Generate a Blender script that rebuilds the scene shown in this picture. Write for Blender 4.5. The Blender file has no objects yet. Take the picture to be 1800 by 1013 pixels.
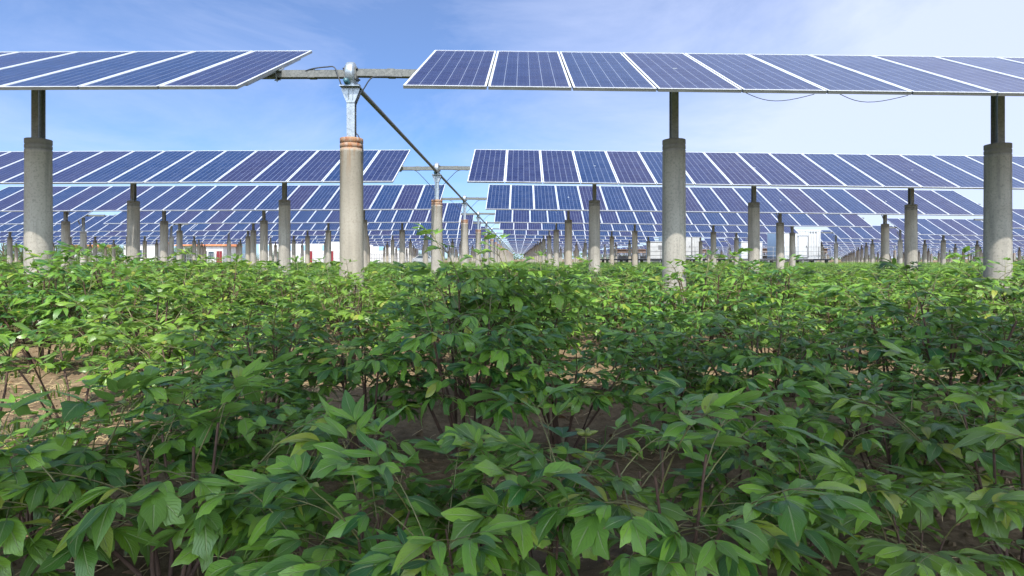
import bpy, math, random
import numpy as np
from mathutils import Vector, Matrix

R = math.radians
rng = random.Random(7)
C = bpy.context.scene.collection
scene = bpy.context.scene

# ------------------------------------------------------------------ camera
CAM_H = 0.95
FPX = 1057.0
cam_d = bpy.data.cameras.new('camera')
cam = bpy.data.objects.new('camera', cam_d)
C.objects.link(cam)
cam.location = (0, 0, CAM_H)
cam.rotation_euler = (R(90), 0, 0)
cam_d.sensor_width = 36
cam_d.lens = 36 * FPX / 1800
cam_d.shift_x = -12 / 1800
cam_d.shift_y = -51.5 / 1800
cam_d.clip_end = 3000
cam_d.clip_start = 0.05
scene.camera = cam

# ------------------------------------------------------------------ world and sun
SUN = Vector((0.10, -1.0, 1.38)).normalized()
sun_el = math.asin(SUN.z)
sun_az = math.atan2(SUN.x, SUN.y)

world = bpy.data.worlds.new('World')
scene.world = world
world.use_nodes = True
wt = world.node_tree
wt.nodes.clear()


def wn(kind, **kw):
    n = wt.nodes.new(kind)
    for k, v in kw.items():
        setattr(n, k, v)
    return n


sky = wn('ShaderNodeTexSky', sky_type='NISHITA', sun_disc=False)
sky.sun_elevation = sun_el
sky.sun_rotation = sun_az
sky.air_density = 0.85
sky.dust_density = 0.15
sky.ozone_density = 2.6
tc = wn('ShaderNodeTexCoord')
mp = wn('ShaderNodeMapping')
mp.inputs['Scale'].default_value = (1.0, 1.0, 2.6)
mp.inputs['Rotation'].default_value = (0, R(18), 0)
mp.inputs['Location'].default_value = (3.1, 1.2, 0.9)
nz = wn('ShaderNodeTexNoise')
nz.inputs['Scale'].default_value = 2.3
nz.inputs['Detail'].default_value = 9
nz.inputs['Roughness'].default_value = 0.62
nz.inputs['Distortion'].default_value = 0.5
sx = wn('ShaderNodeSeparateXYZ')
veil = wn('ShaderNodeMapRange')          # a wide veil of thin cloud over the east of the sky
veil.inputs['From Min'].default_value = -0.14
veil.inputs['From Max'].default_value = 0.62
veil.inputs['To Min'].default_value = -0.06
veil.inputs['To Max'].default_value = 0.62
add = wn('ShaderNodeMath', operation='ADD')
ramp = wn('ShaderNodeMapRange')
ramp.inputs['From Min'].default_value = 0.49
ramp.inputs['From Max'].default_value = 1.15
ramp.inputs['To Min'].default_value = 0.16
ramp.inputs['To Max'].default_value = 0.85
low = wn('ShaderNodeMapRange')           # more cloud towards the horizon
low.inputs['From Min'].default_value = 0.42
low.inputs['From Max'].default_value = 0.05
low.inputs['To Min'].default_value = 0.0
low.inputs['To Max'].default_value = 0.26
add2 = wn('ShaderNodeMath', operation='ADD')
mixc = wn('ShaderNodeMix', data_type='RGBA')
mixc.inputs[7].default_value = (6.6, 7.3, 9.8, 1)
# unseen brighter sky behind the camera, added to fill the shaded foreground
back_fill = wn('ShaderNodeMapRange')
back_fill.inputs['From Min'].default_value = 0.15
back_fill.inputs['From Max'].default_value = -0.75
back_fill.inputs['To Min'].default_value = 0.0
back_fill.inputs['To Max'].default_value = 1.0
ccol = wn('ShaderNodeMix', data_type='RGBA')
ccol.inputs[6].default_value = (6.6, 7.3, 9.8, 1)
ccol.inputs[7].default_value = (27.0, 31.5, 38.0, 1)
bcov = wn('ShaderNodeMath', operation='MULTIPLY')
bcov.inputs[1].default_value = 0.5
add3 = wn('ShaderNodeMath', operation='ADD')
tint = wn('ShaderNodeMix', data_type='RGBA', blend_type='MULTIPLY')
tint.inputs[0].default_value = 1.0
tint.inputs[7].default_value = (0.52, 0.93, 1.34, 1)
bg = wn('ShaderNodeBackground')
bg.inputs['Strength'].default_value = 0.088
out = wn('ShaderNodeOutputWorld')
L = wt.links.new
L(tc.outputs['Generated'], mp.inputs['Vector'])
L(mp.outputs['Vector'], nz.inputs['Vector'])
L(tc.outputs['Generated'], sx.inputs[0])
L(sx.outputs['X'], veil.inputs['Value'])
L(sx.outputs['Z'], low.inputs['Value'])
L(nz.outputs['Fac'], add.inputs[0])
L(veil.outputs[0], add.inputs[1])
L(add.outputs[0], add2.inputs[0])
L(low.outputs[0], add2.inputs[1])
L(sx.outputs['Y'], back_fill.inputs['Value'])
L(back_fill.outputs[0], ccol.inputs[0])
L(ccol.outputs[2], mixc.inputs[7])
L(back_fill.outputs[0], bcov.inputs[0])
L(add2.outputs[0], add3.inputs[0])
L(bcov.outputs[0], add3.inputs[1])
L(add3.outputs[0], ramp.inputs['Value'])
L(ramp.outputs[0], mixc.inputs[0])
L(sky.outputs[0], tint.inputs[6])
L(tint.outputs[2], mixc.inputs[6])
L(mixc.outputs[2], bg.inputs['Color'])
L(bg.outputs[0], out.inputs['Surface'])

sl = bpy.data.lights.new('sun', 'SUN')
sl.energy = 5.0
sl.angle = R(0.53)
sl.color = (1.0, 0.955, 0.88)
so = bpy.data.objects.new('sun', sl)
so.rotation_euler = SUN.to_track_quat('Z', 'Y').to_euler()
so.location = (0, -20, 40)
C.objects.link(so)

scene.view_settings.view_transform = 'Standard'
scene.view_settings.look = 'None'
scene.view_settings.gamma = 1
scene.view_settings.exposure = 0.6
scene.render.engine = 'CYCLES'


# ------------------------------------------------------------------ materials
class MT:
    def __init__(s, name):
        s.m = bpy.data.materials.new(name)
        s.m.use_nodes = True
        s.t = s.m.node_tree
        s.b = s.t.nodes['Principled BSDF']
        s.o = s.t.nodes['Material Output']

    def n(s, kind, ins=None, **kw):
        n = s.t.nodes.new(kind)
        for k, v in kw.items():
            setattr(n, k, v)
        for k, v in (ins or {}).items():
            if isinstance(v, bpy.types.NodeSocket):
                s.t.links.new(v, n.inputs[k])
            else:
                n.inputs[k].default_value = v
        return n

    def l(s, a, b):
        s.t.links.new(a, b)

    def noise(s, vec, scale, detail=4, rough=.55):
        return s.n('ShaderNodeTexNoise', {'Vector': vec, 'Scale': scale, 'Detail': detail, 'Roughness': rough}).outputs['Fac']

    def rng(s, v, a, b, c=0., d=1.):
        return s.n('ShaderNodeMapRange', {'Value': v, 'From Min': a, 'From Max': b, 'To Min': c, 'To Max': d}).outputs[0]

    def math(s, op, a, b=None):
        n = s.n('ShaderNodeMath', {0: a}, operation=op)
        if b is not None:
            if isinstance(b, bpy.types.NodeSocket):
                s.l(b, n.inputs[1])
            else:
                n.inputs[1].default_value = b
        return n.outputs[0]

    def mix(s, f, a, b, mode='MIX'):
        n = s.n('ShaderNodeMix', data_type='RGBA', blend_type=mode)
        for i, v in ((0, f), (6, a), (7, b)):
            if isinstance(v, bpy.types.NodeSocket):
                s.l(v, n.inputs[i])
            else:
                n.inputs[i].default_value = (*v, 1) if isinstance(v, tuple) and len(v) == 3 else v
        return n.outputs[2]

    def col(s, v):
        if isinstance(v, tuple):
            s.b.inputs['Base Color'].default_value = (*v, 1)
        else:
            s.l(v, s.b.inputs['Base Color'])
        return s

    def set(s, **kw):
        for k, v in kw.items():
            k = k.replace('_', ' ')
            if isinstance(v, bpy.types.NodeSocket):
                s.l(v, s.b.inputs[k])
            else:
                s.b.inputs[k].default_value = v
        return s

    def bump(s, h, strength=.3, dist=.01):
        n = s.n('ShaderNodeBump', {'Height': h, 'Strength': strength, 'Distance': dist})
        s.l(n.outputs[0], s.b.inputs['Normal'])
        return s


def simple(name, col, rough=.6, metal=0., noise_amt=.25, scale=6., spec=.5):
    m = MT(name)
    o = m.n('ShaderNodeTexCoord').outputs['Object']
    f = m.noise(o, scale, 5)
    dark = tuple(c * (1 - noise_amt) for c in col)
    lite = tuple(min(1, c * (1 + noise_amt * .6)) for c in col)
    m.col(m.mix(m.rng(f, .3, .7), dark, lite))
    m.set(Roughness=rough, Metallic=metal, Specular_IOR_Level=spec)
    return m.m


def concrete(name, rusty=False):
    m = MT(name)
    o = m.n('ShaderNodeTexCoord').outputs['Object']
    oi = m.n('ShaderNodeObjectInfo')
    rnd = oi.outputs['Random']
    off = m.n('ShaderNodeVectorMath', {0: o, 1: oi.outputs['Location']}, operation='ADD').outputs[0]
    big = m.noise(off, 1.7, 5)
    fine = m.noise(off, 38, 6, .7)
    st = m.n('ShaderNodeMapping', {'Vector': off, 'Scale': (1, 1, .07)}).outputs[0]
    streak = m.noise(st, 13, 4)
    c = m.mix(m.rng(big, .3, .7), (.285, .262, .222), (.385, .358, .308))
    c = m.mix(m.rng(streak, .48, .66, 0, .6), c, (.18, .172, .155))
    c = m.mix(m.rng(fine, .50, .66, 0, .6), c, (.13, .125, .115))
    c = m.mix(m.rng(rnd, .7, 1.0, 0, .4), c, (.36, .29, .20))
    # seam and casting stains
    vor = m.n('ShaderNodeTexVoronoi', {'Vector': off, 'Scale': 9.0}).outputs['Distance']
    c = m.mix(m.rng(vor, .045, .02, 0, .6), c, (.12, .11, .10))
    z = m.n('ShaderNodeSeparateXYZ', {0: o}).outputs['Z']
    topm = m.math('MULTIPLY', m.rng(z, 2.47, 2.50), m.rng(big, .2, .6, .5, 1))
    if rusty:
        rn = m.noise(m.n('ShaderNodeMapping', {'Vector': off, 'Scale': (1, 1, .5)}).outputs[0], 16, 6, .7)
        c = m.mix(m.math('MULTIPLY', topm, m.rng(rn, .36, .62, .15, 1)), c, (.24, .075, .02))
        drip = m.math('MULTIPLY', m.rng(z, 2.0, 2.5), m.rng(streak, .52, .62, 0, .55))
        c = m.mix(drip, c, (.33, .19, .09))
    else:
        c = m.mix(m.math('MULTIPLY', topm, .7), c, (.17, .165, .155))
    m.col(c)
    m.set(Roughness=.85, Specular_IOR_Level=.3)
    m.bump(m.math('ADD', fine, m.math('MULTIPLY', streak, .6)), .35, .006)
    return m.m


M_PILE = concrete('spun_concrete')
M_PILE_R = concrete('spun_concrete_rusty', True)


def galvanised(name, a, b, metal=.75, rough=.42):
    m = MT(name)
    o = m.n('ShaderNodeTexCoord').outputs['Object']
    v = m.n('ShaderNodeTexVoronoi', {'Vector': o, 'Scale': 45.0}).outputs['Color']
    vs = m.n('ShaderNodeSeparateXYZ', {0: v}).outputs['X']
    n = m.noise(o, 7, 5)
    f = m.math('ADD', m.math('MULTIPLY', vs, .4), m.math('MULTIPLY', n, .6))
    m.col(m.mix(m.rng(f, .25, .7), a, b))
    m.set(Roughness=rough, Metallic=metal)
    return m.m


M_GALV = galvanised('galvanised_steel', (.22, .25, .27), (.34, .375, .40), .6)
M_TUBE = galvanised('weathered_steel', (.085, .088, .08), (.15, .15, .135), .35, .55)
M_COL = galvanised('column_steel', (.20, .21, .215), (.30, .31, .32), .25, .5)
M_DARK = simple('dark_cable', (.02, .022, .025), .5)
M_MOTOR = simple('motor_paint', (.03, .10, .12), .35)
M_BOLT = simple('bolt_steel', (.06, .06, .06), .4, .6)
M_BACK = simple('panel_backsheet', (.62, .64, .66), .6)


def alu():
    m = MT('anodised_frame')
    o = m.n('ShaderNodeTexCoord').outputs['Object']
    n = m.noise(o, 12, 4)
    m.col(m.mix(m.rng(n, .3, .7), (.62, .64, .66), (.74, .76, .78)))
    m.set(Roughness=.45, Metallic=.45)
    return m.m


M_FRAME = alu()


def cells():
    m = MT('solar_cells')
    uv = m.n('ShaderNodeTexCoord').outputs['UV']
    s = m.n('ShaderNodeSeparateXYZ', {0: uv})
    u, v = s.outputs['X'], s.outputs['Y']
    isl = m.n('ShaderNodeNewGeometry').outputs['Random Per Island']
    orr = m.n('ShaderNodeObjectInfo').outputs['Random']
    rnd = m.math('FRACT', m.math('ADD', m.math('MULTIPLY', isl, 7.31), m.math('MULTIPLY', orr, 3.77)))
    rnd2 = m.math('FRACT', m.math('MULTIPLY', rnd, 9.7))
    cu = m.math('MULTIPLY', u, 6)
    cv = m.math('MULTIPLY', v, 12)
    fu, fv = m.math('FRACT', cu), m.math('FRACT', cv)
    du = m.math('ABSOLUTE', m.math('SUBTRACT', fu, .5))
    dv = m.math('ABSOLUTE', m.math('SUBTRACT', fv, .5))
    lu = m.rng(du, .468, .482)
    lv = m.rng(dv, .478, .490)
    bb = m.math('ABSOLUTE', m.math('SUBTRACT', m.math('FRACT', m.math('MULTIPLY', fu, 3)), .5))
    bus = m.math('MULTIPLY', m.rng(bb, .035, .02), .07)
    cell = m.n('ShaderNodeCombineXYZ', {'X': m.math('FLOOR', cu), 'Y': m.math('FLOOR', cv), 'Z': m.math('MULTIPLY', rnd, 50)}).outputs[0]
    wn_ = m.n('ShaderNodeTexWhiteNoise', {'Vector': cell}, noise_dimensions='3D').outputs['Value']
    fvec = m.n('ShaderNodeCombineXYZ', {'X': m.math('MULTIPLY', u, 1), 'Y': m.math('MULTIPLY', v, 3), 'Z': m.math('MULTIPLY', rnd, 9)}).outputs[0]
    poly = m.n('ShaderNodeTexVoronoi', {'Vector': fvec, 'Scale': 46.0}).outputs['Color']
    pv = m.n('ShaderNodeSeparateXYZ', {0: poly}).outputs['X']
    blue = m.mix(rnd2, (.003, .017, .062), (.005, .014, .052))
    purple = m.mix(rnd2, (.012, .010, .040), (.007, .012, .050))
    c = m.mix(m.rng(rnd, .5, .7), blue, purple)
    br = m.math('ADD', m.math('MULTIPLY', wn_, .35), m.math('MULTIPLY', pv, .3))
    c = m.mix(br, c, m.mix(.25, c, (.07, .10, .20)), 'MIX')
    c = m.mix(bus, c, (.35, .40, .50))
    c = m.mix(m.math('MULTIPLY', lv, .10), c, (.40, .46, .58))
    c = m.mix(m.math('MULTIPLY', lu, .30), c, (.50, .56, .66))
    # thin uneven dust on the glass
    o = m.n('ShaderNodeTexCoord').outputs['Object']
    d = m.noise(o, 2.2, 6, .65)
    dust = m.math('ADD', m.rng(d, .5, .85, .0, .05), m.rng(v, .06, 0, 0, .06))
    c = m.mix(dust, c, (.42, .40, .38))
    m.col(c)
    m.set(Roughness=m.rng(d, .3, .8, .14, .30), Specular_IOR_Level=.5, IOR=1.38)
    return m.m


M_CELL = cells()
M_SIDE_SHADE = simple('frame_side_shade', (.20, .205, .19), .5, .3)  # side walls of the frame, with their shade put into the darker colour


def leafmat(name, dark, lite, under, warm=(.22, .30, .02)):
    m = MT(name)
    g = m.n('ShaderNodeNewGeometry')
    isl = g.outputs['Random Per Island']
    orr = m.n('ShaderNodeObjectInfo').outputs['Random']
    tcn = m.n('ShaderNodeTexCoord')
    uv = m.n('ShaderNodeSeparateXYZ', {0: tcn.outputs['UV']})
    u, v = uv.outputs['X'], uv.outputs['Y']
    au = m.math('ABSOLUTE', m.math('SUBTRACT', u, .5))
    mid = m.rng(au, .045, .012)
    side = m.n('ShaderNodeTexWave', {'Vector': m.n('ShaderNodeCombineXYZ', {'X': m.math('SUBTRACT', v, m.math('MULTIPLY', au, .75))}).outputs[0], 'Scale': 2.6, 'Distortion': .6},
               bands_direction='X').outputs['Fac']
    sv = m.rng(side, .9, 1.0)
    nn = m.noise(tcn.outputs['Object'], 9, 4)
    f = m.math('ADD', m.math('MULTIPLY', isl, .6), m.math('MULTIPLY', nn, .4))
    c = m.mix(m.rng(f, .25, .75), dark, lite)
    c = m.mix(m.rng(orr, .3, 1, 0, .4), c, warm)
    c = m.mix(m.rng(isl, .94, .99, 0, .7), c, (.34, .32, .04))        # a few yellowing leaflets
    c = m.mix(m.math('MULTIPLY', m.rng(v, .90, 1.0), m.rng(isl, .35, .2, 0, .8)), c, (.20, .07, .02))   # scorched tips
    sp = m.noise(tcn.outputs['Object'], 75, 2)
    c = m.mix(m.math('MULTIPLY', m.rng(sp, .66, .70), m.rng(isl, .55, .75, 0, .7)), c, (.13, .07, .03))   # brown spots
    c = m.mix(m.math('MULTIPLY', mid, .75), c, (.30, .38, .16))
    c = m.mix(m.math('MULTIPLY', sv, .16), c, (.20, .31, .12))
    c = m.mix(m.math('MULTIPLY', g.outputs['Backfacing'], .55), c, under)
    m.col(c)
    m.set(Roughness=m.rng(nn, .3, .7, .30, .46), Specular_IOR_Level=.72)
    h = m.math('SUBTRACT', m.math('MULTIPLY', sv, -.5), m.math('MULTIPLY', mid, .9))
    m.bump(h, .6, .005)
    tr = m.n('ShaderNodeBsdfTranslucent')
    tcol = m.mix(.6, c, (.20, .36, .02))
    m.l(tcol, tr.inputs['Color'])
    ms = m.n('ShaderNodeMixShader', {0: .34})
    m.l(m.b.outputs[0], ms.inputs[1])
    m.l(tr.outputs[0], ms.inputs[2])
    m.l(ms.outputs[0], m.o.inputs['Surface'])
    return m.m


M_LEAF = leafmat('peony_leaf', (.020, .100, .020), (.185, .370, .030), (.14, .26, .09))
M_TREE = leafmat('tree_leaf', (.035, .080, .018), (.075, .135, .030), (.09, .14, .06))
M_PET = simple('leaf_stalk', (.13, .125, .04), .5, 0, .5, 14)
M_WOOD = simple('woody_stem', (.085, .048, .032), .85, 0, .4, 30)
M_BARK = simple('tree_bark', (.13, .10, .07), .9)
M_POD = simple('seed_pod', (.16, .19, .04), .6)
M_STRAW = simple('dry_straw', (.50, .38, .20), .8)
M_WEED = leafmat('weed_blade', (.06, .13, .02), (.11, .19, .03), (.10, .15, .05))


def soil():
    m = MT('dry_soil')
    o = m.n('ShaderNodeTexCoord').outputs['Object']
    a = m.noise(o, 1.1, 6)
    b = m.noise(o, 14, 8, .7)
    c2 = m.noise(o, 60, 6, .7)
    vo = m.n('ShaderNodeTexVoronoi', {'Vector': o, 'Scale': 26.0}).outputs['Distance']
    c = m.mix(m.rng(a, .3, .7), (.185, .130, .076), (.29, .212, .130))
    c = m.mix(m.rng(b, .35, .7), c, (.115, .078, .045))
    c = m.mix(m.rng(c2, .6, .75, 0, .7), c, (.46, .35, .22))
    c = m.mix(m.rng(c2, .38, .28, 0, .6), c, (.10, .065, .04))
    m.col(c)
    m.set(Roughness=.95, Specular_IOR_Level=.15)
    h = m.math('ADD', m.math('MULTIPLY', b, .8), m.math('MULTIPLY', vo, .5))
    h = m.math('ADD', h, m.math('MULTIPLY', c2, .35))
    m.bump(h, .9, .035)
    return m.m


M_SOIL = soil()


# ------------------------------------------------------------------ mesh builder
class MB:
    def __init__(s):
        s.v, s.f, s.mi, s.sm, s.uv = [], [], [], [], []
        s.M = Matrix.Identity(4)

    def add(s, vs, fs, mi=0, smooth=False, uvs=None):
        k = len(s.v)
        s.v += [tuple(s.M @ Vector(p)) for p in vs]
        for i, f in enumerate(fs):
            s.f.append(tuple(k + j for j in f))
            s.mi.append(mi)
            s.sm.append(smooth)
            s.uv.append(uvs[i] if uvs else [(0, 0)] * len(f))

    def box(s, c, d, mi=0, bev=0.):
        x, y, z = c
        a, b, e = d[0] / 2, d[1] / 2, d[2] / 2
        if bev <= 0:
            vs = [(x + i * a, y + j * b, z + k * e) for k in (-1, 1) for j in (-1, 1) for i in (-1, 1)]
            s.add(vs, [(0, 2, 3, 1), (4, 5, 7, 6), (0, 1, 5, 4), (2, 6, 7, 3), (0, 4, 6, 2), (1, 3, 7, 5)], mi)
        else:
            q = bev
            prof = [(-a + q, -b), (a - q, -b), (a, -b + q), (a, b - q), (a - q, b), (-a + q, b), (-a, b - q), (-a, -b + q)]
            n = 8
            vs = [(x + p[0], y + p[1], z - e) for p in prof] + [(x + p[0], y + p[1], z + e) for p in prof]
            fs = [(i, (i + 1) % n, n + (i + 1) % n, n + i) for i in range(n)] + [tuple(range(n - 1, -1, -1)), tuple(range(n, 2 * n))]
            s.add(vs, fs, mi)

    def tube(s, pts, r, n=8, mi=0, cap=True):
        pts = [Vector(p) for p in pts]
        rs = r if isinstance(r, (list, tuple)) else [r] * len(pts)
        vs, fs = [], []
        up = None
        for i, p in enumerate(pts):
            t = (pts[min(i + 1, len(pts) - 1)] - pts[max(i - 1, 0)]).normalized()
            if up is None:
                up = Vector((0, 0, 1)) if abs(t.z) < .9 else Vector((0, 1, 0))
            a = t.cross(up).normalized()
            b = a.cross(t).normalized()
            up = b
            for k in range(n):
                w = 2 * math.pi * k / n
                vs.append(tuple(p + (a * math.cos(w) + b * math.sin(w)) * rs[i]))
        for i in range(len(pts) - 1):
            for k in range(n):
                fs.append((i * n + k, i * n + (k + 1) % n, (i + 1) * n + (k + 1) % n, (i + 1) * n + k))
        s.add(vs, fs, mi, True)
        if cap:
            m = len(pts) - 1
            s.add([vs[k] for k in range(n)], [tuple(range(n - 1, -1, -1))], mi)
            s.add([vs[m * n + k] for k in range(n)], [tuple(range(n))], mi)

    def lathe(s, prof, n=32, mi=0, axis='z', c=(0, 0, 0), smooth=True):
        vs, fs = [], []
        for r, h in prof:
            for k in range(n):
                w = 2 * math.pi * k / n
                p = (r * math.cos(w), r * math.sin(w), h)
                if axis == 'x':
                    p = (h, r * math.cos(w), r * math.sin(w))
                elif axis == 'y':
                    p = (r * math.cos(w), h, r * math.sin(w))
                vs.append((p[0] + c[0], p[1] + c[1], p[2] + c[2]))
        for i in range(len(prof) - 1):
            for k in range(n):
                q = (i * n + k, i * n + (k + 1) % n, (i + 1) * n + (k + 1) % n, (i + 1) * n + k)
                s.add([vs[j] for j in q], [(0, 1, 2, 3)], mi, smooth) if not smooth else fs.append(q)
        if smooth:
            s.add(vs, fs, mi, True)

    def prism(s, poly, y0, y1, mi=0, plane='xz'):
        n = len(poly)
        if plane == 'xz':
            vs = [(p[0], y0, p[1]) for p in poly] + [(p[0], y1, p[1]) for p in poly]
        elif plane == 'yz':
            vs = [(y0, p[0], p[1]) for p in poly] + [(y1, p[0], p[1]) for p in poly]
        else:
            vs = [(p[0], p[1], y0) for p in poly] + [(p[0], p[1], y1) for p in poly]
        fs = [(i, (i + 1) % n, n + (i + 1) % n, n + i) for i in range(n)] + [tuple(range(n - 1, -1, -1)), tuple(range(n, 2 * n))]
        s.add(vs, fs, mi)

    def build(s, name, mats, parent=None, loc=None, rot=None):
        me = bpy.data.meshes.new(name)
        me.from_pydata(s.v, [], s.f)
        for m in (mats if isinstance(mats, (list, tuple)) else [mats]):
            me.materials.append(m)
        me.polygons.foreach_set('material_index', s.mi)
        me.polygons.foreach_set('use_smooth', s.sm)
        ul = me.uv_layers.new(name='UVMap')
        ul.data.foreach_set('uv', [c for f in s.uv for p in f for c in p])
        me.update()
        return link(name, me, parent, loc, rot)


def np_mesh(name, V, F, U, MI, mats, parent=None, smooth=True):
    """V (n,3), F (m,4) quads, U (m,4,2)"""
    me = bpy.data.meshes.new(name)
    V = np.asarray(V, dtype=np.float32)
    F = np.asarray(F, dtype=np.int32)
    me.vertices.add(len(V))
    me.vertices.foreach_set('co', V.ravel())
    me.loops.add(F.size)
    me.loops.foreach_set('vertex_index', F.ravel())
    me.polygons.add(len(F))
    me.polygons.foreach_set('loop_start', np.arange(0, F.size, 4, dtype=np.int32))
    for m in mats:
        me.materials.append(m)
    me.polygons.foreach_set('material_index', np.asarray(MI, dtype=np.int32))
    me.polygons.foreach_set('use_smooth', np.full(len(F), smooth, dtype=bool))
    ul = me.uv_layers.new(name='UVMap')
    ul.data.foreach_set('uv', np.asarray(U, dtype=np.float32).ravel())
    me.update(calc_edges=True)
    return link(name, me, parent)


def link(name, me, parent=None, loc=None, rot=None):
    o = bpy.data.objects.new(name, me)
    C.objects.link(o)
    if parent:
        o.parent = parent
    if loc is not None:
        o.location = loc
    if rot is not None:
        o.rotation_euler = rot
    return o


def empty(name, loc=(0, 0, 0), rot=(0, 0, 0)):
    return link(name, None, None, loc, rot)


def tag(o, label=None, cat=None, group=None, kind=None):
    for k, v in (('label', label), ('category', cat), ('group', group), ('kind', kind)):
        if v:
            o[k] = v
    return o


KIDS = {}


def kids(o):
    return KIDS.get(o.name, [])


def reg(*objs):
    for o in objs:
        KIDS.setdefault(o.parent.name, []).append(o)
    return objs[0]


def copy_tree(o, parent=None, keep=None):
    c = o.copy()
    C.objects.link(c)
    c.parent = parent
    for ch in kids(o):
        if keep is None or keep(ch):
            copy_tree(ch, c)
    return c


ORD = ['nearest', 'front', 'second', 'third', 'fourth', 'fifth', 'sixth', 'seventh', 'eighth', 'ninth', 'tenth', 'eleventh', 'twelfth',
       'thirteenth', 'fourteenth', 'fifteenth', 'sixteenth', 'seventeenth', 'eighteenth', 'nineteenth', 'twentieth', 'twenty-first',
       'twenty-second', 'twenty-third', 'twenty-fourth', 'twenty-fifth', 'twenty-sixth', 'twenty-seventh', 'twenty-eighth', 'twenty-ninth', 'thirtieth']

# ------------------------------------------------------------------ ground
gm = MB()
N1, N2 = 150, 110
xs = np.linspace(-9, 9, N1)
ys = np.linspace(-1.5, 9, N2)


def gnoise(x, y):
    return (.018 * math.sin(x * 2.1 + 1.3 * math.sin(y * 1.7)) + .014 * math.sin(y * 3.7 + x * 1.1) +
            .008 * math.sin(x * 9.3 + y * 4.1) + .007 * math.sin(y * 11.7 - x * 6.3 + 2 * math.sin(x * 3)) +
            .028 * math.cos((y - 2.75) / 1.2 * 2 * math.pi) * (1 if y < 7 else .5))


vv = []
for j, y in enumerate(ys):
    for i, x in enumerate(xs):
        e = min(i, N1 - 1 - i, j, N2 - 1 - j) / 6.
        e = min(1, e)
        jit = rng.uniform(-.006, .006)
        vv.append((float(x), float(y), (gnoise(x, y) + jit + .02) * e))
ff = [(j * N1 + i, j * N1 + i + 1, (j + 1) * N1 + i + 1, (j + 1) * N1 + i) for j in range(N2 - 1) for i in range(N1 - 1)]
gm.add(vv, ff, 0, True)
# the sheet around the finer patch, out to the horizon
X0, X1, Y0, Y1 = -9, 9, -1.5, 9
BX, BY0, BY1 = 1600, -400, 2200
o_ = [(-BX, BY0, 0), (BX, BY0, 0), (BX, BY1, 0), (-BX, BY1, 0), (X0, Y0, 0), (X1, Y0, 0), (X1, Y1, 0), (X0, Y1, 0)]
gm.add(o_, [(0, 1, 5, 4), (1, 2, 6, 5), (2, 3, 7, 6), (3, 0, 4, 7)])
tag(gm.build('ground', M_SOIL), kind='structure')

# dry straw and thin weeds on the soil
st = MB()
for _ in range(1700):
    y = rng.uniform(1.3, 7.5)
    x = rng.uniform(-.95, .95) * (y + .6)
    if rng.random() < .35:
        x = -rng.uniform(.45, .95) * (y + .3)
        y = rng.uniform(2.8, 5.5)
    l = rng.uniform(.04, .22)
    a = rng.uniform(0, math.pi)
    z = gnoise(x, y) + .028 if abs(x) < 8.5 else .01
    dx, dy = math.cos(a) * l / 2, math.sin(a) * l / 2
    st.tube([(x - dx, y - dy, z), (x + rng.uniform(-.01, .01), y + rng.uniform(-.01, .01), z + rng.uniform(.004, .03)), (x + dx, y + dy, z + rng.uniform(0, .015))],
            rng.uniform(.001, .0022), 3, 0, False)
tag(st.build('straw', M_STRAW), 'dry straw scattered over the bare soil between the shrubs', 'straw', kind='stuff')
cl = MB()
for _ in range(1500):
    y = 1.4 + 5.4 * rng.random() ** 1.3
    x = rng.uniform(-.9, .9) * (y + .4)
    r = rng.uniform(.006, .020) * (1.7 if rng.random() < .12 else 1)
    z = gnoise(x, y) + .02
    vs, n = [], 6
    for k in range(n):
        w = 6.283 * k / n
        rr = r * rng.uniform(.7, 1.25)
        vs.append((x + rr * math.cos(w), y + rr * math.sin(w), z - .004))
    for k in range(n):
        w = 6.283 * (k + .3) / n
        rr = r * rng.uniform(.4, .8)
        vs.append((x + rr * math.cos(w), y + rr * math.sin(w), z + r * rng.uniform(.6, .95)))
    cl.add(vs, [(k, (k + 1) % n, n + (k + 1) % n, n + k) for k in range(n)] + [tuple(range(n, 2 * n))])
tag(cl.build('soil_clods', M_SOIL), 'small dry clods of brown earth on the field', 'earth clods', kind='stuff')
wd = MB()
for _ in range(150):
    y = rng.uniform(2.8, 5.6)
    x = -rng.uniform(.35, .95) * (y + .3) if rng.random() < .7 else rng.uniform(-.9, .9) * y
    for b in range(7):
        a = rng.uniform(0, 6.28)
        l = rng.uniform(.05, .13)
        p = Vector((x + rng.uniform(-.02, .02), y + rng.uniform(-.02, .02), gnoise(x, y)))
        d = Vector((math.cos(a), math.sin(a), 0))
        q = p + d * l * .3 + Vector((0, 0, l * .8))
        e = p + d * l * .8 + Vector((0, 0, l * .9))
        w = Vector((-d.y, d.x, 0)) * .0035
        wd.add([p - w, p + w, q + w, q - w, e], [(0, 1, 2, 3), (3, 2, 4)], 0, True)
tag(wd.build('grass', M_WEED), 'thin grass sprouting from the sandy soil', 'grass', kind='stuff')

# ------------------------------------------------------------------ solar tables
TILT = R(26.9)
PL = 2.905
TUBE_Z = CAM_H + 2.60
ROW_Z = lambda n: 8.45 + 8.8 * (n - 1)
PITCH_R, PITCH_L = 1.005, 0.945


def droop(x):
    return -.0125 * x if x > 0 else .004 * x


def glass_into(mb, w, xc=0., mi=0):
    a, b = w / 2 - .023, PL / 2 - .023
    z = .119
    mb.add([(xc - a, -b, z), (xc + a, -b, z), (xc + a, b, z), (xc - a, b, z)], [(0, 1, 2, 3)], mi, False, [[(0, 0), (1, 0), (1, 1), (0, 1)]])
    zz = .112
    mb.add([(xc - a, -b, zz), (xc - a, b, zz), (xc + a, b, zz), (xc + a, -b, zz)], [(0, 1, 2, 3)], mi + 1)


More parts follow.
